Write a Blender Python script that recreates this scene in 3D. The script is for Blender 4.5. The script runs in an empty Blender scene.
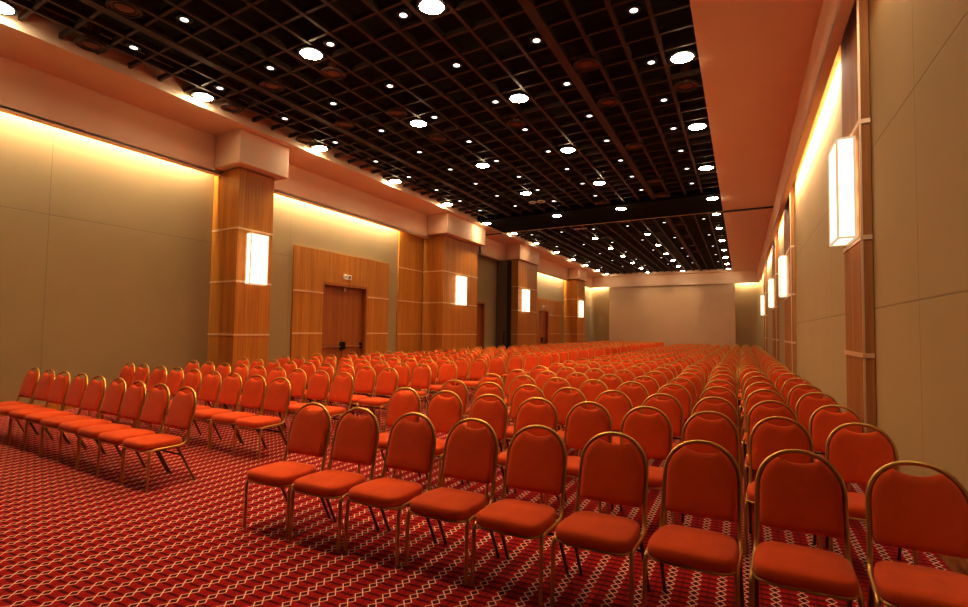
import bpy, bmesh, math, random
from mathutils import Vector, Matrix
random.seed(7)
SC = bpy.context.scene
COL = SC.collection
SH = 0.124                      # the hall's cross walls run slightly out of square
def Y(V, x): return V - SH * x  # V = distance down the hall, measured on the line x = 0

# ------------------------------------------------------------------ materials
def new_mat(name):
    m = bpy.data.materials.new(name); m.use_nodes = True
    nt = m.node_tree; nt.nodes.clear()
    out = nt.nodes.new('ShaderNodeOutputMaterial')
    return m, nt, out
def node(nt, typ, **kw):
    n = nt.nodes.new(typ)
    for k, v in kw.items():
        if k in ('operation', 'blend_type', 'data_type', 'noise_dimensions', 'interpolation_type', 'feature', 'use_clamp'): setattr(n, k, v)
        else: n.inputs[k].default_value = v
    return n
def mth(nt, op, a, b=None, c=None):
    n = nt.nodes.new('ShaderNodeMath'); n.operation = op
    for i, v in enumerate((a, b, c)):
        if v is None: continue
        if isinstance(v, (int, float)): n.inputs[i].default_value = v
        else: nt.links.new(v, n.inputs[i])
    return n.outputs[0]
def smooth(nt, v, a, b, lo=0., hi=1.):
    n = nt.nodes.new('ShaderNodeMapRange'); n.interpolation_type = 'SMOOTHSTEP'
    nt.links.new(v, n.inputs[0])
    for i, x in zip((1, 2, 3, 4), (a, b, lo, hi)): n.inputs[i].default_value = x
    return n.outputs[0]
def mixc(nt, f, a, b):
    n = nt.nodes.new('ShaderNodeMix'); n.data_type = 'RGBA'
    for sock, v in ((n.inputs[0], f), (n.inputs[6], a), (n.inputs[7], b)):
        if isinstance(v, (int, float)): sock.default_value = v
        elif isinstance(v, tuple): sock.default_value = (*v, 1) if len(v) == 3 else v
        else: nt.links.new(v, sock)
    return n.outputs[2]
def principled(nt, out, color=None, rough=.5, metal=0., bump=None, bump_d=.002, sheen=0., spec=None):
    p = nt.nodes.new('ShaderNodeBsdfPrincipled')
    if isinstance(color, tuple): p.inputs['Base Color'].default_value = (*color, 1)
    elif color is not None: nt.links.new(color, p.inputs['Base Color'])
    if isinstance(rough, (int, float)): p.inputs['Roughness'].default_value = rough
    else: nt.links.new(rough, p.inputs['Roughness'])
    p.inputs['Metallic'].default_value = metal
    if sheen: p.inputs['Sheen Weight'].default_value = sheen
    if spec is not None: p.inputs['Specular IOR Level'].default_value = spec
    if bump is not None:
        b = nt.nodes.new('ShaderNodeBump'); b.inputs['Distance'].default_value = bump_d
        b.inputs['Strength'].default_value = .6
        nt.links.new(bump, b.inputs['Height']); nt.links.new(b.outputs[0], p.inputs['Normal'])
    nt.links.new(p.outputs[0], out.inputs[0])
    return p
def wpos(nt):
    g = nt.nodes.new('ShaderNodeNewGeometry'); s = nt.nodes.new('ShaderNodeSeparateXYZ')
    nt.links.new(g.outputs['Position'], s.inputs[0])
    return g.outputs['Position'], s.outputs[0], s.outputs[1], s.outputs[2]
def noise(nt, vec, scale, detail=2., rough=.5):
    n = nt.nodes.new('ShaderNodeTexNoise'); nt.links.new(vec, n.inputs['Vector'])
    n.inputs['Scale'].default_value = scale; n.inputs['Detail'].default_value = detail; n.inputs['Roughness'].default_value = rough
    return n.outputs['Fac']
def comb(nt, x, y, z):
    c = nt.nodes.new('ShaderNodeCombineXYZ')
    for i, v in enumerate((x, y, z)):
        if isinstance(v, (int, float)): c.inputs[i].default_value = v
        else: nt.links.new(v, c.inputs[i])
    return c.outputs[0]
def simple(name, color, rough=.5, metal=0., nscale=0, namp=.15, spec=None, sheen=0.):
    m, nt, out = new_mat(name)
    if nscale:
        P, x, y, z = wpos(nt)
        f = noise(nt, P, nscale, 3)
        dark = tuple(c * (1 - namp) for c in color); lite = tuple(min(1, c * (1 + namp)) for c in color)
        principled(nt, out, mixc(nt, f, dark, lite), rough, metal, spec=spec, sheen=sheen, bump=f, bump_d=.0015)
    else:
        principled(nt, out, color, rough, metal, spec=spec, sheen=sheen)
    return m
def emit(name, color, strength):
    m, nt, out = new_mat(name)
    e = nt.nodes.new('ShaderNodeEmission'); e.inputs[0].default_value = (*color, 1); e.inputs[1].default_value = strength
    nt.links.new(e.outputs[0], out.inputs[0]); return m

def fabric_mat():
    m, nt, out = new_mat('orange_fabric')
    P, x, y, z = wpos(nt)
    tc = nt.nodes.new('ShaderNodeTexCoord')
    oi = nt.nodes.new('ShaderNodeObjectInfo')
    f = noise(nt, tc.outputs['Object'], 9, 3)
    w = noise(nt, tc.outputs['Object'], 420, 2)
    c = mixc(nt, f, (.60, .086, .012), (.76, .125, .017))
    v = mth(nt, 'MULTIPLY_ADD', oi.outputs['Random'], .16, .92)
    hsv = nt.nodes.new('ShaderNodeHueSaturation'); nt.links.new(c, hsv.inputs['Color']); nt.links.new(v, hsv.inputs['Value'])
    principled(nt, out, hsv.outputs[0], .85, bump=w, bump_d=.0008, sheen=.15, spec=.2)
    return m
def carpet_mat():
    m, nt, out = new_mat('zigzag_carpet')
    P, x, y, z = wpos(nt)
    S, PER, A = .146, .0668, .027
    d = mth(nt, 'MULTIPLY', mth(nt, 'SUBTRACT', mth(nt, 'FRACT', mth(nt, 'MULTIPLY_ADD', x, 1 / S, 100.36)), .5), S)
    ad = mth(nt, 'ABSOLUTE', d)
    fy = mth(nt, 'FRACT', mth(nt, 'MULTIPLY_ADD', y, 1 / PER, 100.2))
    tri = mth(nt, 'ABSOLUTE', mth(nt, 'SUBTRACT', fy, .5))          # 0..0.5
    w = mth(nt, 'MULTIPLY', tri, 2 * A)                              # half width of the link
    dist = mth(nt, 'ABSOLUTE', mth(nt, 'SUBTRACT', ad, w))
    line = smooth(nt, dist, .0022, .0066, 1, 0)
    inside = smooth(nt, mth(nt, 'SUBTRACT', w, ad), 0, .006)
    bar = smooth(nt, mth(nt, 'ABSOLUTE', mth(nt, 'SUBTRACT', mth(nt, 'FRACT', mth(nt, 'MULTIPLY_ADD', y, 1 / PER, 100.02)), .5)), .10, .2, 1, 0)
    side = smooth(nt, ad, .026, .034)
    bar = mth(nt, 'MULTIPLY', bar, side)
    seam = smooth(nt, ad, .060, .072)
    n1 = noise(nt, P, 160, 2); n2 = noise(nt, P, 2.2, 3)
    red = mixc(nt, n1, (.27, .012, .010), (.47, .026, .018))
    c = mixc(nt, bar, red, (.12, .006, .008))
    c = mixc(nt, mth(nt, 'MULTIPLY', seam, .45), c, (.13, .006, .008))
    c = mixc(nt, mth(nt, 'MULTIPLY', inside, .85), c, (.10, .006, .007))
    cream = mixc(nt, n2, (.74, .50, .36), (.92, .70, .54))
    c = mixc(nt, line, c, cream)
    principled(nt, out, c, .95, bump=n1, bump_d=.004, spec=.1)
    return m
def wood_mat(name, a, b, rough=.38):
    m, nt, out = new_mat(name)
    P, x, y, z = wpos(nt)
    u = mth(nt, 'ADD', x, y)
    strip = mth(nt, 'FLOOR', mth(nt, 'MULTIPLY', u, 7.5))
    wn = nt.nodes.new('ShaderNodeTexWhiteNoise'); wn.noise_dimensions = '1D'
    nt.links.new(strip, wn.inputs['W'])
    vec = comb(nt, mth(nt, 'MULTIPLY', u, 26), mth(nt, 'MULTIPLY', wn.outputs[0], 40), mth(nt, 'MULTIPLY', z, .9))
    g = noise(nt, vec, 1.0, 4, .6)
    f = mth(nt, 'MULTIPLY_ADD', wn.outputs[0], .16, mth(nt, 'MULTIPLY', g, .85))
    c = mixc(nt, smooth(nt, f, .2, .95), a, b)
    principled(nt, out, c, rough, bump=g, bump_d=.0006, spec=.4)
    return m
def wallcloth_mat(name, v0, per, zs, base=(.47, .36, .20), sub=0.):
    m, nt, out = new_mat(name)
    P, x, y, z = wpos(nt)
    V = mth(nt, 'ADD', mth(nt, 'MULTIPLY', x, SH), y)
    f = noise(nt, P, 1.1, 3)
    vec = comb(nt, mth(nt, 'MULTIPLY', x, 260), mth(nt, 'MULTIPLY', y, 260), mth(nt, 'MULTIPLY', z, 260))
    w = noise(nt, vec, 1, 2)
    c = mixc(nt, f, tuple(k * .93 for k in base), tuple(k * 1.07 for k in base))
    c = mixc(nt, mth(nt, 'MULTIPLY', w, .25), c, tuple(k * .8 for k in base))
    seam = None
    for zz in zs:
        s = smooth(nt, mth(nt, 'ABSOLUTE', mth(nt, 'SUBTRACT', z, zz)), .004, .012, 1, 0)
        seam = s if seam is None else mth(nt, 'MAXIMUM', seam, s)
    fv = mth(nt, 'MULTIPLY', mth(nt, 'ABSOLUTE', mth(nt, 'SUBTRACT', mth(nt, 'FRACT', mth(nt, 'ADD', mth(nt, 'DIVIDE', mth(nt, 'SUBTRACT', V, v0), per), 100.5)), .5)), per)
    s = smooth(nt, fv, .003, .009, 1, 0)
    seam = s if seam is None else mth(nt, 'MAXIMUM', seam, s)
    c = mixc(nt, mth(nt, 'MULTIPLY', seam, .38), c, (.16, .11, .05))
    hgt = mth(nt, 'SUBTRACT', mth(nt, 'MULTIPLY', w, .1), seam)
    principled(nt, out, c, .8, bump=hgt, bump_d=.003, spec=.25)
    return m

M = {}
M['fabric'] = fabric_mat()
M['gold'] = simple('gold_metal', (.64, .40, .125), .42, .92, 14, .12)
M['gold_shaded'] = simple('shaded_gold_metal', (.24, .13, .04), .4, .9, 14, .12)  # the frame's gold, darkened to put under-seat shade into the rear legs
M['carpet'] = carpet_mat()
M['wood'] = wood_mat('honey_wood', (.40, .155, .020), (.66, .30, .05))
M['door_wood'] = wood_mat('door_wood', (.30, .095, .018), (.50, .18, .038), .42)
M['red_wood'] = wood_mat('red_brown_wood', (.36, .15, .032), (.58, .27, .07), .62)
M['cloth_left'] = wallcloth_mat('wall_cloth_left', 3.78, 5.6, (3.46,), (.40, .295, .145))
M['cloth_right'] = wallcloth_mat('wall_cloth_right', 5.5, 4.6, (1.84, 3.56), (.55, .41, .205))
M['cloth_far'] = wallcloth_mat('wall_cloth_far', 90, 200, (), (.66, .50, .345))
M['salmon'] = simple('salmon_paint', (.86, .68, .52), .75, 0, 1.5, .04)
M['salmon_light'] = simple('pale_salmon_paint', (.76, .52, .35), .7, 0, 1.5, .04)
M['satin'] = simple('satin_strip', (.72, .50, .30), .4, .25)
M['black'] = simple('plenum_black', (.010, .008, .007), .9, 0, 2, .2)
M['grid'] = simple('brown_grid_paint', (.060, .030, .019), .55, 0, 6, .2)
M['beam'] = simple('dark_beam_paint', (.012, .008, .006), .9, 0, 3, .2, spec=.1)
M['dark_metal'] = simple('dark_metal', (.03, .025, .02), .4, .6)
M['diffuser'] = simple('red_brown_diffuser', (.20, .055, .022), .5, 0, 8, .2)
M['steel'] = simple('brushed_steel', (.55, .45, .35), .3, .9)
M['white_plastic'] = simple('white_plastic', (.85, .80, .72), .5)
M['dark_mark'] = simple('dark_lettering', (.05, .04, .03), .5)
M['partition'] = simple('partition_cloth', (.16, .095, .05), .8, 0, 3, .1)
M['lamp_big'] = emit('downlight_glow', (1, .95, .72), 60)
M['lamp_small'] = emit('small_light_glow', (1, .95, .86), 2.2)
M['shade'] = None
def shade_mat():
    m, nt, out = new_mat('sconce_glow')
    P, x, y, z = wpos(nt)
    tc = nt.nodes.new('ShaderNodeTexCoord'); s = nt.nodes.new('ShaderNodeSeparateXYZ'); nt.links.new(tc.outputs['Object'], s.inputs[0])
    f = mth(nt, 'ABSOLUTE', mth(nt, 'SINE', mth(nt, 'MULTIPLY', s.outputs[2], 8.3)))
    st = mth(nt, 'MULTIPLY_ADD', f, 1.2, 1.3)
    e = nt.nodes.new('ShaderNodeEmission'); e.inputs[0].default_value = (1, .80, .54, 1)
    nt.links.new(st, e.inputs[1])
    p = nt.nodes.new('ShaderNodeBsdfPrincipled'); p.inputs['Base Color'].default_value = (.8, .75, .68, 1); p.inputs['Roughness'].default_value = .2
    a = nt.nodes.new('ShaderNodeAddShader'); nt.links.new(e.outputs[0], a.inputs[0]); nt.links.new(p.outputs[0], a.inputs[1])
    nt.links.new(a.outputs[0], out.inputs[0]); return m
M['shade'] = shade_mat()
M['acrylic'] = emit('glowing_acrylic_edge', (1, .72, .48), .75)  # glow put into the sconce frame, stands in for light through the acrylic

# ------------------------------------------------------------------ mesh helpers
def add_box(bm, x0, x1, v0, v1, z0, z1, org=(0, 0, 0), shear=True):
    vs = []
    for z in (z0, z1):
        for (x, v) in ((x0, v0), (x1, v0), (x1, v1), (x0, v1)):
            vs.append(bm.verts.new((x - org[0], (Y(v, x) if shear else v) - org[1], z - org[2])))
    for f in ((3, 2, 1, 0), (4, 5, 6, 7), (0, 1, 5, 4), (1, 2, 6, 5), (2, 3, 7, 6), (3, 0, 4, 7)):
        bm.faces.new([vs[i] for i in f])
def add_tube(bm, path, r, n=8, closed=False):
    pts = [Vector(p) for p in path]; N = len(pts)
    t0 = (pts[1] - pts[0]).normalized()
    ref = Vector((1, 0, 0)) if abs(t0.x) < .8 else Vector((0, 0, 1))
    u = (ref - t0 * ref.dot(t0)).normalized()
    rings = []
    for i, p in enumerate(pts):
        if closed: t = pts[(i + 1) % N] - pts[i - 1]
        else: t = pts[min(i + 1, N - 1)] - pts[max(i - 1, 0)]
        t.normalize()
        u = (u - t * u.dot(t)).normalized(); w = t.cross(u)
        rr = r[i] if isinstance(r, (list, tuple)) else r
        rings.append([bm.verts.new(p + (u * math.cos(a) + w * math.sin(a)) * rr) for a in (2 * math.pi * k / n for k in range(n))])
    for i in range(N if closed else N - 1):
        A, B = rings[i], rings[(i + 1) % N]
        for k in range(n):
            bm.faces.new((A[k], A[(k + 1) % n], B[(k + 1) % n], B[k]))
    if not closed:
        bm.faces.new(rings[0][::-1]); bm.faces.new(rings[-1])
def add_loops(bm, loops, cap0=True, cap1=True):
    R = [[bm.verts.new(p) for p in L] for L in loops]
    n = len(R[0])
    for A, B in zip(R, R[1:]):
        for k in range(n): bm.faces.new((A[k], A[(k + 1) % n], B[(k + 1) % n], B[k]))
    if cap0: bm.faces.new(R[0][::-1])
    if cap1: bm.faces.new(R[-1])
def add_disc_stack(bm, prof, n=20, c=(0, 0, 0)):
    add_loops(bm, [[(c[0] + r * math.cos(2 * math.pi * k / n), c[1] + r * math.sin(2 * math.pi * k / n), c[2] + z) for k in range(n)] for r, z in prof])
def finish(bm, name, mat, smooth_angle=None, mats=None):
    bmesh.ops.recalc_face_normals(bm, faces=bm.faces)
    me = bpy.data.meshes.new(name); bm.to_mesh(me); bm.free()
    for m in (mats or [mat]): me.materials.append(m)
    if smooth_angle:
        for p in me.polygons: p.use_smooth = True
        me.set_sharp_from_angle(angle=math.radians(smooth_angle))
    return me
def link(name, me, parent=None, loc=(0, 0, 0)):
    o = bpy.data.objects.new(name, me); COL.objects.link(o); o.location = loc
    if parent: o.parent = parent
    return o
def thing(name, label, cat, loc=(0, 0, 0), rz=0, group=None):
    o = bpy.data.objects.new(name, None); COL.objects.link(o); o.location = loc; o.rotation_euler = (0, 0, rz)
    o.empty_display_size = .2
    o['label'] = label; o['category'] = cat; o['kind'] = 'thing'
    if group: o['group'] = group
    return o
def boxes(name, bs, mat, parent=None, org=(0, 0, 0), kind=None, bevel=0):
    bm = bmesh.new()
    for b in bs: add_box(bm, *b, org=org)
    if bevel: bmesh.ops.bevel(bm, geom=bm.edges[:], offset=bevel, segments=1, affect='EDGES')
    o = link(name, finish(bm, name, mat), parent, (0, 0, 0) if parent else org)
    if kind: o['kind'] = kind
    return o
def struct(name, bs, mat): return boxes(name, bs, mat, kind='structure')

# ------------------------------------------------------------------ camera
f, yaw, pitch, roll, H = 538.0, .4478, .0488, .0153, 1.5526
cy, sy, cp, sp = math.cos(yaw), math.sin(yaw), math.cos(pitch), math.sin(pitch)
fw = Vector((-sy * cp, cy * cp, sp)); rt = Vector((cy, sy, 0)); up = rt.cross(fw)
R_ = rt * math.cos(roll) + up * math.sin(roll); U_ = up * math.cos(roll) - rt * math.sin(roll)
cam = bpy.data.cameras.new('camera'); co = bpy.data.objects.new('camera', cam); COL.objects.link(co)
cam.sensor_width = 36; cam.lens = f / 968 * 36; cam.clip_start = .05; cam.clip_end = 200
co.matrix_world = Matrix(((R_.x, U_.x, -fw.x, 0), (R_.y, U_.y, -fw.y, 0), (R_.z, U_.z, -fw.z, H), (0, 0, 0, 1)))
SC.camera = co

# ------------------------------------------------------------------ the hall
XL, XR, V0, V1 = -11.0, 1.27, -3.0, 41.1
ZS, ZG, XA, XB, VE = 5.82, 5.95, -.58, -9.5, 40.3      # soffit, grid, ceiling-well edges, far end of the well
struct('floor', [(XL - .2, XR + .2, V0 - .2, V1 + .2, -.12, 0)], M['carpet'])
DOOR1, DOOR2, DOOR3 = (10.66, 12.70, 2.87), (20.68, 21.55, 2.84), (29.0, 30.85, 2.80)
ops = [DOOR1, DOOR2, DOOR3]
wb = []; a = V0 - .2
for d0, d1, dz in ops:
    wb.append((XL - .2, XL, a, d0, 0, 6.4)); wb.append((XL - .2, XL, d0, d1, dz, 6.4)); a = d1
wb.append((XL - .2, XL, a, V1 + .2, 0, 6.4))
struct('wall_left', wb, M['cloth_left'])
struct('wall_right', [(XR, XR + .2, V0 - .2, V1 + .2, 0, 6.4)], M['cloth_right'])
struct('wall_far', [(XL, XR, V1, V1 + .2, 0, 6.4)], M['cloth_left'])
struct('wall_near', [(XL, XR, V0 - .2, V0, 0, 6.4)], M['beam'])
struct('wall_panel', [(-9.35, -.42, V1 - .22, V1, 0.12, 5.04)], M['cloth_far'])
struct('ceiling', [(XL, XR, V0, V1, 6.34, 6.4)], M['black'])
# salmon soffits round the dark well, with the fascias that hide the cove lights
struct('ceiling_soffit_left', [(-10.75, XB - .02, V0, V1 - .3, ZS, ZS + .12), (XB - .02, XB, V0, VE, ZS, 6.34)], M['salmon'])
struct('ceiling_soffit_right', [(XA, 1.02, V0, V1 - .3, ZS, ZS + .12), (XA, XA + .02, V0, VE, ZS + .12, 6.34)], M['salmon'])
struct('ceiling_soffit_far', [(XB, XA, VE, V1 - .3, ZS, ZS + .12), (XB, XA, VE, VE + .02, ZS + .12, 6.34)], M['salmon'])
struct('ceiling_soffit_near', [(XB, XA, V0, V0 + .6, ZS, ZS + .12)], M['salmon'])
struct('trim_1', [(-10.75, -10.68, V0, V1 - .3, 5.0, ZS), (-10.82, -10.68, V0, V1 - .3, 4.97, 5.03)], M['salmon_light'])
struct('trim_2', [(.96, 1.02, V0, V1 - .3, 5.06, ZS), (.96, 1.08, V0, V1 - .3, 5.03, 5.09)], M['salmon_light'])
struct('trim_3', [(-10.75, 1.02, V1 - .36, V1 - .3, 5.02, ZS)], M['salmon'])
struct('baseboard_left', [(XL, XL + .025, a0, a1, 0, .14) for a0, a1 in ((V0, 7.0), (8.0, 9.5), (18.95, 20.68), (26.25, 28.8), (36.0, V1))], M['wood'])
struct('baseboard_right', [(XR - .025, XR, a0, a1, 0, .17) for a0, a1 in ((V0, 7.0), (8.1, 16.05), (18.9, 23.45), (26.2, 34.1), (36.0, V1 - .3))], M['red_wood'])
# the egg-crate grid
bm = bmesh.new()
for k in range(-15, 5):
    x = -2.59 + .4935 * k
    if not (XB + .05 < x < XA - .05): continue
    t = .075 if k in (0, -11) else .028
    for (va, vb) in ((V0 + .6, 17.9), (20.55, VE)):
        add_box(bm, x - t, x + t, va, vb, ZG - (.015 if t > .05 else 0), ZG + .10)
for k in range(-20, 70):
    v = 6.93 + .5207 * k
    if V0 + .7 < v < 17.85 or 20.6 < v < VE - .1: add_box(bm, XB, XA, v - .024, v + .024, ZG + .012, ZG + .09)
o = link('ceiling_grid', finish(bm, 'ceiling_grid', M['grid'])); o['kind'] = 'structure'
struct('ceiling_beam', [(XB, XA, 17.9, 20.5, 5.87, 6.3)], M['beam'])
struct('trim_4', [(XB, XA, 20.5, 20.56, 5.85, 6.0)], M['satin'])
struct('trim_5', [(-10.68, XB, 20.28, 20.42, 5.79, 5.83), (XA, .96, 20.28, 20.42, 5.785, 5.83), (-10.68, -10.64, 20.28, 20.42, 5.0, 5.8)], M['dark_metal'])

# ------------------------------------------------------------------ left columns and right pilasters
BANDS = (1.36, 2.54, 3.72)
ordn = ['', 'first', 'second', 'third', 'fourth', 'fifth', 'sixth', 'seventh', 'eighth', 'ninth', 'tenth', 'eleventh', 'twelfth', 'thirteenth',
        'fourteenth', 'fifteenth', 'sixteenth', 'seventeenth', 'eighteenth', 'nineteenth', 'twentieth'] + \
       ['twenty-' + s for s in ('first', 'second', 'third', 'fourth', 'fifth', 'sixth', 'seventh', 'eighth', 'ninth')] + ['thirtieth'] + \
       ['thirty-' + s for s in ('first', 'second', 'third', 'fourth', 'fifth', 'sixth', 'seventh', 'eighth', 'ninth')]
COLV = [(7.0, 7.97), (16.05, 18.9), (23.45, 26.2), (34.1, 36.0)]
PILV = [(7.1, 8.2), (16.4, 18.9), (23.6, 26.2), (34.1, 36.0)]
CX = -10.0
col_lab = ['square honey-wood column with pale bands, nearest on the left wall',
           'broad honey-wood column just past the double door and wood panelling',
           'honey-wood column beside the folded dark partition',
           'farthest honey-wood column on the left wall, near the end wall']
for i, (a, b) in enumerate(COLV):
    org = (-10.5, Y((a + b) / 2, -10.5), 0)
    t = thing('wood_column', col_lab[i], 'column', org, group='honey-wood columns along the left wall')
    boxes('cladding', [(XL + .012, CX, a, b, 0, 5.06)], M['wood'], t, org)
    for z in BANDS:
        boxes('band', [(XL + .012, CX + .012, a - .012, b + .012, z - .022, z + .022)], M['satin'], t, org)
    boxes('capital', [(-10.66, -9.72, a - .22, b + .2, 5.08, ZS - .005) if i < 2 else (-10.66, -9.9, a - .06, b + .06, 5.08, ZS - .005)], M['salmon_light'], t, org, bevel=.012)
pil_lab = ['flat wood pilaster behind the largest sconce on the right wall', 'second flat wood pilaster along the right wall',
           'third flat wood pilaster along the right wall', 'farthest flat wood pilaster on the right wall']
PX = 1.17
for i, (a, b) in enumerate(PILV):
    org = (XR, Y((a + b) / 2, XR), 0)
    t = thing('wood_pilaster', pil_lab[i], 'pilaster', org, group='wood pilasters along the right wall')
    boxes('cladding', [(PX, XR - .006, a, b, 0, 5.6)], M['red_wood'], t, org)
    boxes('corner_strip', [(PX - .008, PX + .012, a - .008, a + .012, 0, 5.6)], M['satin'], t, org)
    for z in (1.34, 2.61, 3.88):
        boxes('band', [(PX - .012, XR - .006, a - .012, b + .012, z - .025, z + .025)], M['satin'], t, org)

# ------------------------------------------------------------------ wall sconces
SCL = [(7.22, 7.70), (16.95, 17.6), (23.9, 24.6), (34.3, 34.95)]
SCR = [(7.22, 7.80), (17.3, 17.95), (24.4, 25.0), (34.6, 35.2)]
wname = ['nearest', 'second', 'third', 'farthest']
def sconce(side, i, va, vb):
    if side == 'left': xf, x0, x1, z0, z1 = CX + .001, CX + .05, CX + .20, 2.50, 3.62
    else: xf, x0, x1, z0, z1 = PX - .001, PX - .195, PX - .032, 2.64, 3.76
    xm = (x0 + x1) / 2; vm = (va + vb) / 2
    org = (xm, Y(vm, xm), (z0 + z1) / 2)
    s = 'left wood column' if side == 'left' else 'right wall pilaster'
    t = thing('wall_sconce', 'tall glowing white box sconce on the %s %s' % (wname[i], s), 'wall lamp', org,
              group='glowing box sconces on the ' + ('left columns' if side == 'left' else 'right pilasters'))
    boxes('shade', [(x0, x1, va, vb, z0, z1)], M['shade'], t, org, bevel=.012)
    e = .012; fr = []
    for x in (x0, x1):
        for v in (va, vb): fr.append((x - e, x + e, v - e, v + e, z0 - .01, z1 + .01))
    for z in (z0, z1):
        for v in (va, vb): fr.append((x0, x1, v - e, v + e, z - e, z + e))
        for x in (x0, x1): fr.append((x - e, x + e, va, vb, z - e, z + e))
    boxes('shade_frame', fr, M['acrylic'], t, org)
    for z in (z0 + .22, z1 - .22):
        xa, xb = (xf, x0) if side == 'left' else (x1, xf)
        boxes('bracket', [(xa, xb, vm - .15, vm + .15, z - .02, z + .02)], M['steel'], t, org)
for i, (a, b) in enumerate(SCL): sconce('left', i, a, b)
for i, (a, b) in enumerate(SCR): sconce('right', i, a, b)

# ------------------------------------------------------------------ doors and wood panelling on the left wall
def panelled(n, v0, v1, z1, d0, d1, dz, x=XL + .05):
    bs = []
    if d0 - v0 > .05: bs.append((XL, x, v0, d0, 0, z1))
    if v1 - d1 > .05: bs.append((XL, x, d1, v1, 0, z1))
    bs.append((XL, x, d0, d1, dz, z1))
    struct('wall_panelling', bs, M['wood'])
    st = []
    for z in (1.38, 2.55):
        if d0 - v0 > .3: st.append((x, x + .012, v0, d0, z - .022, z + .022))
        if v1 - d1 > .3: st.append((x, x + .012, d1, v1, z - .022, z + .022))
    if st: struct('trim_%d' % n, st, M['satin'])
panelled(6, 9.5, 13.85, 3.78, *DOOR1)
panelled(7, 28.8, 33.4, 3.5, *DOOR3)
struct('wall_panelling', [(XL, XL + .06, 14.42, 15.95, 0, 5.05)], M['wood'])
struct('trim_8', [(XL + .06, XL + .07, 14.42, 15.95, z - .02, z + .02) for z in BANDS], M['satin'])
def door(n, d0, d1, dz, leaves):
    o = struct('door_%d' % n, [(XL - .16, XL + .05, d0, d0 + .07, 0, dz), (XL - .16, XL + .05, d1 - .07, d1, 0, dz), (XL - .16, XL + .05, d0 + .07, d1 - .07, dz - .07, dz)], M['door_wood'])
    w = (d1 - d0 - .14) / leaves
    for k in range(leaves):
        a = d0 + .07 + k * w
        lf = boxes('door_leaf', [(XL - .15, XL - .10, a + .004, a + w - .004, .01, dz - .075)], M['door_wood'], o)
        if leaves == 2:
            boxes('push_bar', [(XL - .07, XL - .04, a + .05, a + w - .05, .96, 1.0)], M['steel'], lf)
            va = a + w - .12 if k == 0 else a + .0
            boxes('bar_latch', [(XL - .10, XL - .03, va + .02, va + .1, .88, 1.12)], M['dark_metal'], lf)
            boxes('bar_end', [(XL - .10, XL - .04, (a + .03) if k == 0 else (a + w - .1), (a + .1) if k == 0 else (a + w - .03), .9, 1.08)], M['dark_metal'], lf)
            boxes('kick_plate', [(XL - .10, XL - .094, a + .05, a + w - .05, .12, .42)], M['steel'], lf)
        else:
            boxes('handle', [(XL - .10, XL - .05, a + .08, a + .2, 1.0, 1.04)], M['steel'], lf)
    if leaves == 2:
        boxes('door_closer', [(XL - .10, XL - .03, d0 + .07 + w - .03, d0 + .07 + w + .06, dz - .2, dz - .09)], M['steel'], o)
door(1, *DOOR1, 2); door(2, *DOOR2, 1); door(3, *DOOR3, 2)
def exit_sign(vm, zm, lab):
    org = (XL + .05, Y(vm, XL), zm)
    t = thing('exit_sign', lab, 'sign', org, group='small white exit signs over the doors')
    boxes('sign_box', [(XL + .05, XL + .10, vm - .17, vm + .17, zm - .075, zm + .075)], M['white_plastic'], t, org, bevel=.006)
    bm = bmesh.new(); x = XL + .102
    # a dark running figure and arrow, flat marks on the sign face
    for (v, z, w, h) in ((.045, .03, .016, .016), (.045, -.005, .012, .03), (.075, .0, .02, .008), (.06, -.038, .01, .02), (.03, -.04, .01, .02), (.105, 0, .012, .05)):
        add_box(bm, x - .002, x, vm + v - w, vm + v + w, zm + z - h, zm + z + h, org)
    for (v, z, w, h) in ((-.07, 0, .05, .008), (-.115, .0, .01, .022)):
        add_box(bm, x - .002, x, vm + v - w, vm + v + w, zm + z - h, zm + z + h, org)
    link('pictogram', finish(bm, 'pictogram', M['dark_mark']), t)
exit_sign(11.68, 3.1, 'small white exit sign above the nearest double door on the left wall')
exit_sign(29.9, 3.02, 'small white exit sign above the far door past the folded partition')
# folded operable partition, parked beside the third column
org = (-10.5, Y(23.1, -10.5), 0)
t = thing('folding_partition', 'tall dark folded partition wall standing beside the third wood column', 'partition wall', org)
for k in range(4):
    a = 22.92 + k * .125
    boxes('panel', [(-10.98, -10.40, a, a + .11, .02, 4.98)], M['partition'], t, org)
boxes('edge_rail', [(-10.40, -10.37, 22.92, 23.41, .02, 4.98)], M['dark_metal'], t, org)
boxes('bottom_handle', [(-10.54, -10.48, 22.87, 22.91, .9, 1.5)], M['dark_metal'], t, org)

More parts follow.
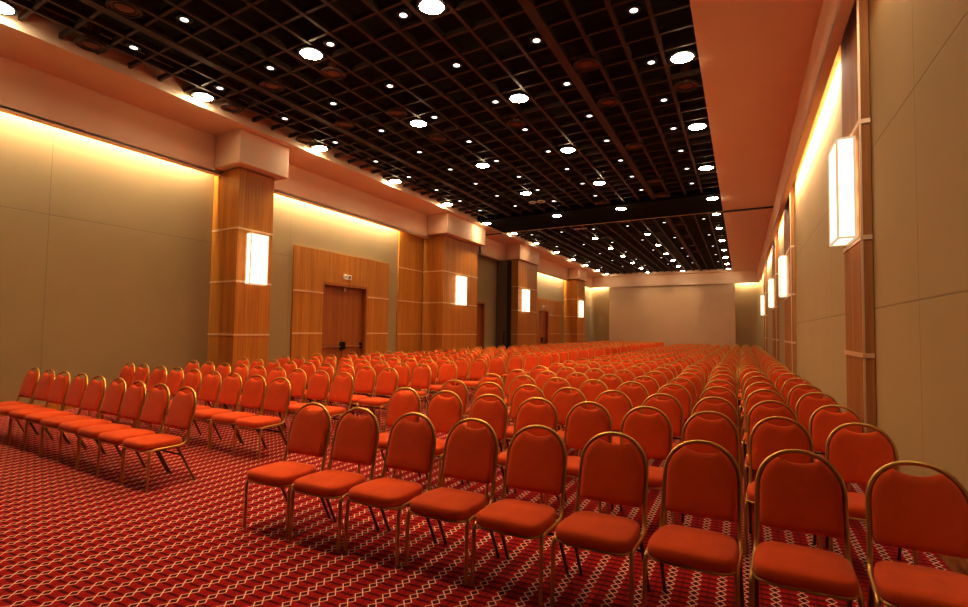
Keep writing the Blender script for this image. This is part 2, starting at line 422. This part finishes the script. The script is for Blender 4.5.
# ------------------------------------------------------------------ ceiling fittings
def lamp_meshes():
    bm = bmesh.new(); add_disc_stack(bm, [(.19, 0), (.21, -.005), (.21, -.03), (.19, -.03)], 24)
    a = finish(bm, 'trim_ring', M['dark_metal'], 40)
    bm = bmesh.new(); add_disc_stack(bm, [(.187, -.008), (.187, -.022), (.12, -.05)], 24)
    b = finish(bm, 'lens', M['lamp_big'])
    bm = bmesh.new(); add_disc_stack(bm, [(.085, .04), (.105, .03), (.105, -.012), (.078, -.016)], 18)
    c = finish(bm, 'trim_ring', M['dark_metal'], 40)
    bm = bmesh.new(); add_disc_stack(bm, [(.056, -.012), (.056, -.020), (.036, -.024)], 18)
    d = finish(bm, 'lens', M['lamp_small'])
    bm = bmesh.new()
    add_tube(bm, [(.2 * math.cos(t), .2 * math.sin(t), -.01) for t in (2 * math.pi * k / 28 for k in range(28))], .016, 6, True)
    add_tube(bm, [(.13 * math.cos(t), .13 * math.sin(t), -.005) for t in (2 * math.pi * k / 24 for k in range(24))], .012, 6, True)
    e = finish(bm, 'ring', M['grid'], 60)
    bm = bmesh.new(); add_disc_stack(bm, [(.19, .03), (.19, .0), (.1, -.004), (.06, -.012)], 24); add_disc_stack(bm, [(.10, .39), (.10, .02)], 12)
    g = finish(bm, 'dish', M['diffuser'], 30)
    return a, b, c, d, e, g
LR, LL, SR, SL, DR, DD = lamp_meshes()
bigX = [(-.83, 'right edge'), (-3.77, 'line right of center'), (-6.2, 'line left of center'), (-9.27, 'left edge')]
bigV = [-.72, 2.45, 5.6, 8.77, 11.94, 15.1, 18.3, 21.2, 24.1, 27.4, 30.6, 33.7, 36.9, 39.6]
spot_l = None
SPOT_E = 400
for xi, (x, xn) in enumerate(bigX):
    n = 0
    for k, v in enumerate(bigV):
        if v < 0 or (x > -1 and v < 5): continue
        if -7 < x < -3 and v in (21.2,): continue
        n += 1
        z = 5.865 if v == 18.3 else ZG
        yy = Y(v, x)
        seg = 'far side of' if v > 20 else 'near side of'
        t = thing('downlight', 'bright round downlight in the dark ceiling, %s along the %s' % (ordn[n], xn), 'ceiling light', (x, yy, z), group='bright downlights in the dark grid ceiling')
        link('trim_ring', LR, t); link('lens', LL, t); t.scale = (.72, .72, 1) if v > 20 else (1, 1, 1)
        L = bpy.data.lights.new('downlight_beam', 'SPOT'); L.energy = SPOT_E * (.20 if x > -1 else .55 if x < -9 else (1.2 if x > -5 else .9) if v < 3 else .72) * (.9 if v > 39 else 1) * (.5 if x > -1 and v < 10 else 1); L.color = (1, .72, .40)
        L.spot_size = math.radians(142 if -9 < x < -1 else 105); L.spot_blend = 1; L.shadow_soft_size = .10
        lo = bpy.data.objects.new('downlight_beam', L); COL.objects.link(lo); lo.parent = t; lo.location = (0, 0, -.07)
        G = bpy.data.lights.new('downlight_halo_fill', 'POINT'); G.energy = 5; G.color = (1, .84, .5); G.shadow_soft_size = .06  # added point light below the lens, brightens nearby grid blades like a halo
        go = bpy.data.objects.new('downlight_halo_fill', G); COL.objects.link(go); go.parent = t; go.location = (0, 0, -.16)
snum = 0
for i in range(6):
    x = -1.30 - 1.471 * i
    n = 0
    for v in [7.118 + 1.5619 * k for k in range(-3, 7)] + [21.9, 25.6, 29.0, 32.2, 35.4]:
        n += 1
        if v < 2: continue
        t = thing('spotlight', 'small white spotlight, %s along the %s line from the ceiling right edge' % (ordn[n], ordn[i + 1]), 'ceiling light',
                  (x, Y(v, x), ZG - .005), group='small spotlights in the dark grid ceiling')
        link('trim_ring', SR, t); link('lens', SL, t)
rings = [(-2.27, 8.2), (-2.27, 9.8), (-2.27, 12.5), (-2.25, 15.7), (-2.27, 17.5), (-.87, 9.85), (-4.3, 9.85), (-4.3, 17.5), (-6.33, 6.25), (-6.3, 8.1), (-6.3, 9.7), (-7.69, 3.4),
         (-7.69, 6.0), (-7.72, 8.0), (-9.2, 3.6), (-9.2, 6.2), (-9.2, 8.2), (-2.23, 22.6), (-2.2, 25.6), (-2.17, 28.4), (-2.16, 30.6), (-4.25, 21.1)]
rcols = {}
for x, v in sorted(rings, key=lambda p: (round(-p[0]), p[1])):
    key = round(x); rcols[key] = rcols.get(key, 0) + 1
    line = {-1: 'at the right edge of', -2: 'beside the thick right bar of', -4: 'in the middle of', -6: 'left of the middle of', -8: 'on the thick left bar of', -9: 'at the left edge of'}[key]
    t = thing('air_diffuser', 'round brown air diffuser ring, %s one %s the dark ceiling' % (ordn[rcols[key]], line), 'air vent', (x, Y(v, x), ZG - .02), group='round air diffusers in the dark ceiling')
    link('ring', DR, t); link('dish', DD, t)
for x, v, lab in ((-6.27, 16.3, 'twin white-ringed spotlight just before the dark ceiling beam'), (-6.2, 21.5, 'twin white-ringed spotlight just past the dark ceiling beam')):
    t = thing('twin_spotlight', lab, 'ceiling light', (x, Y(v, x), ZG - .03), group='twin spotlights by the ceiling beam')
    for s in (-1, 1):
        bm = bmesh.new()
        add_tube(bm, [(s * .15 + .12 * math.cos(q), .12 * math.sin(q), 0) for q in (2 * math.pi * k / 20 for k in range(20))], .022, 6, True)
        link('ring', finish(bm, 'ring', M['white_plastic'], 60), t)
        bm = bmesh.new(); add_disc_stack(bm, [(.10, .03), (.10, .0), (.05, -.01)], 16, (s * .15, 0, 0))
        link('lamp_face', finish(bm, 'lamp_face', M['dark_metal'], 30), t)

# ------------------------------------------------------------------ cove lights (real lamps behind the fascias)
def area(name, x, v0, v1, z, wx, e, col, tilt=0):
    L = bpy.data.lights.new(name, 'AREA'); L.shape = 'RECTANGLE'; L.size = wx; L.size_y = v1 - v0; L.spread = math.radians(180); L.energy = e * (v1 - v0); L.color = col
    o = bpy.data.objects.new(name, L); COL.objects.link(o); vm = (v0 + v1) / 2
    o.location = (x, Y(vm, x), z); o.rotation_euler = (0, tilt, 0)
CW = (1, .91, .76)
for a, b in ((-2.9, 2.2), (2.2, 6.75), (8.2, 14.3), (26.45, 33.85), (36.2, 40.6)):
    area('cove_lamp_left', -10.82, a, b, 5.42, .10, 46, CW)
for a, b in ((-2.9, 6.3), (9.0, 15.9), (19.4, 23.1), (26.7, 33.6), (36.4, 40.6)):
    area('cove_lamp_right', 1.10, a, b, 5.45, .08, 14 if a < 0 else 24, CW)
for x0, x1 in ((-10.9, -9.45), (-.3, 1.1)):
    L = bpy.data.lights.new('cove_lamp_far', 'AREA'); L.shape = 'RECTANGLE'; L.size = x1 - x0; L.size_y = .1; L.energy = 30 * (x1 - x0); L.color = CW
    o = bpy.data.objects.new('cove_lamp_far', L); COL.objects.link(o); xm = (x0 + x1) / 2; o.location = (xm, Y(V1 - .15, xm), 5.2)

# ------------------------------------------------------------------ banquet chairs
def lean(z):                       # y of the back plane at height z (top of hoop y = 0, z = .92)
    return -.105 + .105 * (z - .47) / .45
def hoop_half(z):                  # half width of the hoop centre line at height z
    if z <= .70: return .206 - .004 * (z - .45)
    q = min(1., (z - .70) / .21); return .205 * math.sqrt(max(0., 1 - q ** 2.15))
def arch(r, base, top, n, p=2.15):
    out = []
    for k in range(n + 1):
        th = math.pi * k / n; c, s = math.cos(th), math.sin(th)
        out.append((r * math.copysign(abs(c) ** (2 / p), c), base + (top - base) * abs(s) ** (2 / p)))
    return out
def frame_path(s, n_arch):
    P = [(s * .212, -.20, .432), (s * .211, -.155, .437), (s * .209, -.125, .452), (s * .207, -.108, .485), (s * .206, lean(.58), .58)]
    return P
def chair_meshes(lo=False):
    nt_, na = (5, 10) if lo else (8, 22)
    out = {}
    # hoop and rails in one gold tube, front legs continue it
    bm = bmesh.new()
    L = [(.220, -.42, .376), (.219, -.30, .376), (.217, -.20, .378), (.214, -.155, .384), (.211, -.128, .402), (.208, -.114, .44), (.206, lean(.58), .58)]
    A = [(x, lean(z), z) for x, z in arch(.205, .70, .908, na)]
    path = L + A + [(-x, y, z) for x, y, z in L[::-1]]
    add_tube(bm, path, .0125, nt_)
    if lo:
        for s in (-1, 1):
            add_tube(bm, [(s * .220, -.41, .376), (s * .222, -.468, .35), (s * .224, -.485, .0)], .0125, nt_)
            add_tube(bm, [(s * .210, -.20, .374), (s * .214, -.02, .0)], .0125, nt_)
    out['frame'] = finish(bm, 'frame', M['gold'], 50)
    if not lo:
        for nm, s, pts in (('legFL', -1, 0), ('legFR', 1, 0), ('legRL', -1, 1), ('legRR', 1, 1)):
            bm = bmesh.new()
            if pts == 0:
                add_tube(bm, [(s * .220, -.418, .376), (s * .2205, -.446, .371), (s * .221, -.467, .354), (s * .222, -.476, .325), (s * .223, -.480, .17), (s * .224, -.486, .0)],
                         [.0125, .0125, .0125, .0125, .012, .0115], nt_)
            else:
                add_tube(bm, [(s * .208, -.215, .370), (s * .209, -.17, .29), (s * .213, -.02, .0)], [.012, .012, .011], nt_)
            out[nm] = finish(bm, 'leg', M['gold'] if pts == 0 else M['gold_shaded'], 50)
        bm = bmesh.new()      # rail round the underside of the cushion
        o_ = seat_outline(.218, .012)
        add_tube(bm, [(x, y, .372) for x, y in o_], .009, 6, True)
        out['seat_rail'] = finish(bm, 'seat_rail', M['gold'], 50)
        bm = bmesh.new()
        add_tube(bm, [(-.218, -.33, .362), (.218, -.33, .362)], .008, 6)
        add_tube(bm, [(-.209, -.165, .28), (.209, -.165, .28)], .008, 6)
        out['stretcher'] = finish(bm, 'stretcher', M['dark_metal'], 50)
    # seat cushion
    bm = bmesh.new(); loops = []
    step = 2 if lo else 1
    for sc, z in ((.92, .376), (.98, .380), (1.0, .396), (1.0, .418), (.978, .434), (.925, .444), (.75, .453), (.45, .459)):
        loops.append([((x) * sc, (y + .31) * sc - .31, z) for x, y in seat_outline(.222, 0)][::step])
    add_loops(bm, loops)
    out['seat'] = finish(bm, 'seat', M['fabric'], 70)
    # back cushion filling the hoop, scooped at the top to leave the hand hole
    o_ = back_outline(8 if lo else 20)
    cx_, cz_ = 0, .69
    bm = bmesh.new(); loops = []
    for sc, dy in ((.55, .012), (.9, .011), (.985, .004), (1.0, -.006), (.985, -.018), (.93, -.027), (.80, -.033), (.45, -.036)):
        loops.append([(cx_ + (x - cx_) * sc, lean(cz_ + (z - cz_) * sc) + dy, cz_ + (z - cz_) * sc) for x, z in o_])
    add_loops(bm, loops)
    out['backrest'] = finish(bm, 'backrest', M['fabric'], 70)
    return out
def seat_outline(hw, inset):
    # superellipse-like plan, slightly wider in front
    pts = []; y0, y1 = -.532 + inset, -.120 - inset * .3; cyy = (y0 + y1) / 2; hd = (y1 - y0) / 2
    for k in range(32):
        th = 2 * math.pi * k / 32; c, s = math.cos(th), math.sin(th)
        p = 5.0
        x = math.copysign(abs(c) ** (2 / p), c); y = math.copysign(abs(s) ** (2 / p), s)
        w = hw - .004 + (.002 if y < 0 else -.018) * abs(y)
        pts.append((x * w, cyy + y * hd))
    return pts
def back_outline(n):
    A = arch(.193, .70, .897, n * 2)
    top = []
    for x, z in A:
        if abs(x) < .098:     # the scoop under the hoop
            q = abs(x) / .098; z = z - .050 * (1 - q ** 2) ** .9
        top.append((x, z))
    bot = [(-.195, .62), (-.195, .53), (-.188, .512), (-.17, .505), (0, .503), (.17, .505), (.188, .512), (.195, .53), (.195, .62)]
    return top + bot
HI, LO = chair_meshes(), chair_meshes(True)
# the proto of each kind is the first chair placed; the others copy it part by part
def build(me, full, lab, loc, rz, grp):
    t = thing('banquet_chair', lab, 'chair', loc, rz, grp)
    link('seat', me['seat'], t); link('backrest', me['backrest'], t); link('frame', me['frame'], t)
    if full:
        for k in ('legFL', 'legFR', 'legRL', 'legRR'): link('leg', me[k], t)
        link('seat_rail', me['seat_rail'], t); link('stretcher', me['stretcher'], t)
    return t
def dup(src, lab, loc, rz, grp):
    r = src.copy(); COL.objects.link(r); r.location = loc; r.rotation_euler = (0, 0, rz); r['label'] = lab; r['group'] = grp
    for c in src.children:
        d = c.copy(); COL.objects.link(d); d.parent = r
    return r
seats = []
yr = [3.45, 4.76, 5.86, 7.02, 8.05, 9.13]
while yr[-1] < 35.0: yr.append(yr[-1] + 1.06)
for r, y0 in enumerate(yr):
    sl = .006 if r == 0 else .020
    xr_ = max(.70, .785 - .012 * (y0 - 3.4)) + (random.Random(700 + r).uniform(-.05, .03) if r > 4 else 0)
    for j in range(9):
        x = xr_ - .504 * j
        jit = random.Random(r * 31 + j)
        seats.append((x + jit.uniform(-.006, .006), y0 + sl * j + jit.uniform(-.014, .014), -math.atan(sl / .5) + jit.uniform(-.02, .02) - (.045 if r == 0 and j < 7 else -.02 if r == 0 and j == 8 else 0), 'R', r, 9 - j))
yl = [3.73, 5.04, 6.10, 7.22, 8.35]
while yl[-1] < 39.2: yl.append(yl[-1] + 1.10)
xe = [-5.17, -5.24, -5.12, -5.14]
for r, y0 in enumerate(yl):
    x0 = xe[r] if r < 4 else -5.2 + random.Random(500 + r).uniform(-.11, .11)
    sl = .058 if r == 0 else .065
    for j in range(9):
        jit = random.Random(9000 + r * 31 + j)
        seats.append((x0 - .49 * j + jit.uniform(-.006, .006), y0 + sl * j + jit.uniform(-.014, .014), -math.radians(4) + jit.uniform(-.02, .02), 'L', r, j + 1))
def depth(s): return Vector((s[0], s[1], 0)).dot(fw)
seats.sort(key=depth)
def chair_label(b, r, j):
    row = 'front row' if r == 0 else ordn[r + 1] + ' row'
    return 'orange-red banquet chair, %s from the central aisle, %s of the %s' % (ordn[j], row, 'right-wall block' if b == 'R' else 'left-wall block')
protoH = protoL = None
FULL = 130
for n, (x, y, rz, b, r, j) in enumerate(seats[:300]):
    lab = chair_label(b, r, j); grp = 'banquet chairs in the block along the %s wall' % ('right' if b == 'R' else 'left')
    if n < FULL:
        if protoH is None: protoH = build(HI, True, lab, (x, y, 0), rz, grp)
        else: dup(protoH, lab, (x, y, 0), rz, grp)
    else:
        if protoL is None: protoL = build(LO, False, lab, (x, y, 0), rz, grp)
        else: dup(protoL, lab, (x, y, 0), rz, grp)
# the remaining, smallest chairs at the far end: one object
vs, fs, mi = [], [], []
for (x, y, rz, b, r, j) in seats[300:]:
    c, s = math.cos(rz), math.sin(rz)
    for key, m_ in (('seat', 0), ('backrest', 0), ('frame', 1)):
        me = LO[key]; off = len(vs)
        vs.extend((x + v.co.x * c - v.co.y * s, y + v.co.x * s + v.co.y * c, v.co.z) for v in me.vertices)
        for p in me.polygons: fs.append([off + q for q in p.vertices]); mi.append(m_)
me = bpy.data.meshes.new('far_banquet_chairs'); me.from_pydata(vs, [], fs); me.materials.append(M['fabric']); me.materials.append(M['gold'])
me.polygons.foreach_set('material_index', mi); me.polygons.foreach_set('use_smooth', [True] * len(mi)); me.set_sharp_from_angle(angle=math.radians(60)); me.update()
o = link('far_banquet_chairs', me); o['kind'] = 'stuff'; o['label'] = 'mass of far orange-red banquet chairs reaching toward the end wall'; o['category'] = 'chairs'

# ------------------------------------------------------------------ world and look
w = bpy.data.worlds.new('world'); SC.world = w; w.use_nodes = True
w.node_tree.nodes['Background'].inputs[0].default_value = (1, .6, .35, 1); w.node_tree.nodes['Background'].inputs[1].default_value = .0
SC.view_settings.view_transform = 'Standard'; SC.view_settings.look = 'None'; SC.view_settings.exposure = 0.16; SC.view_settings.gamma = .78
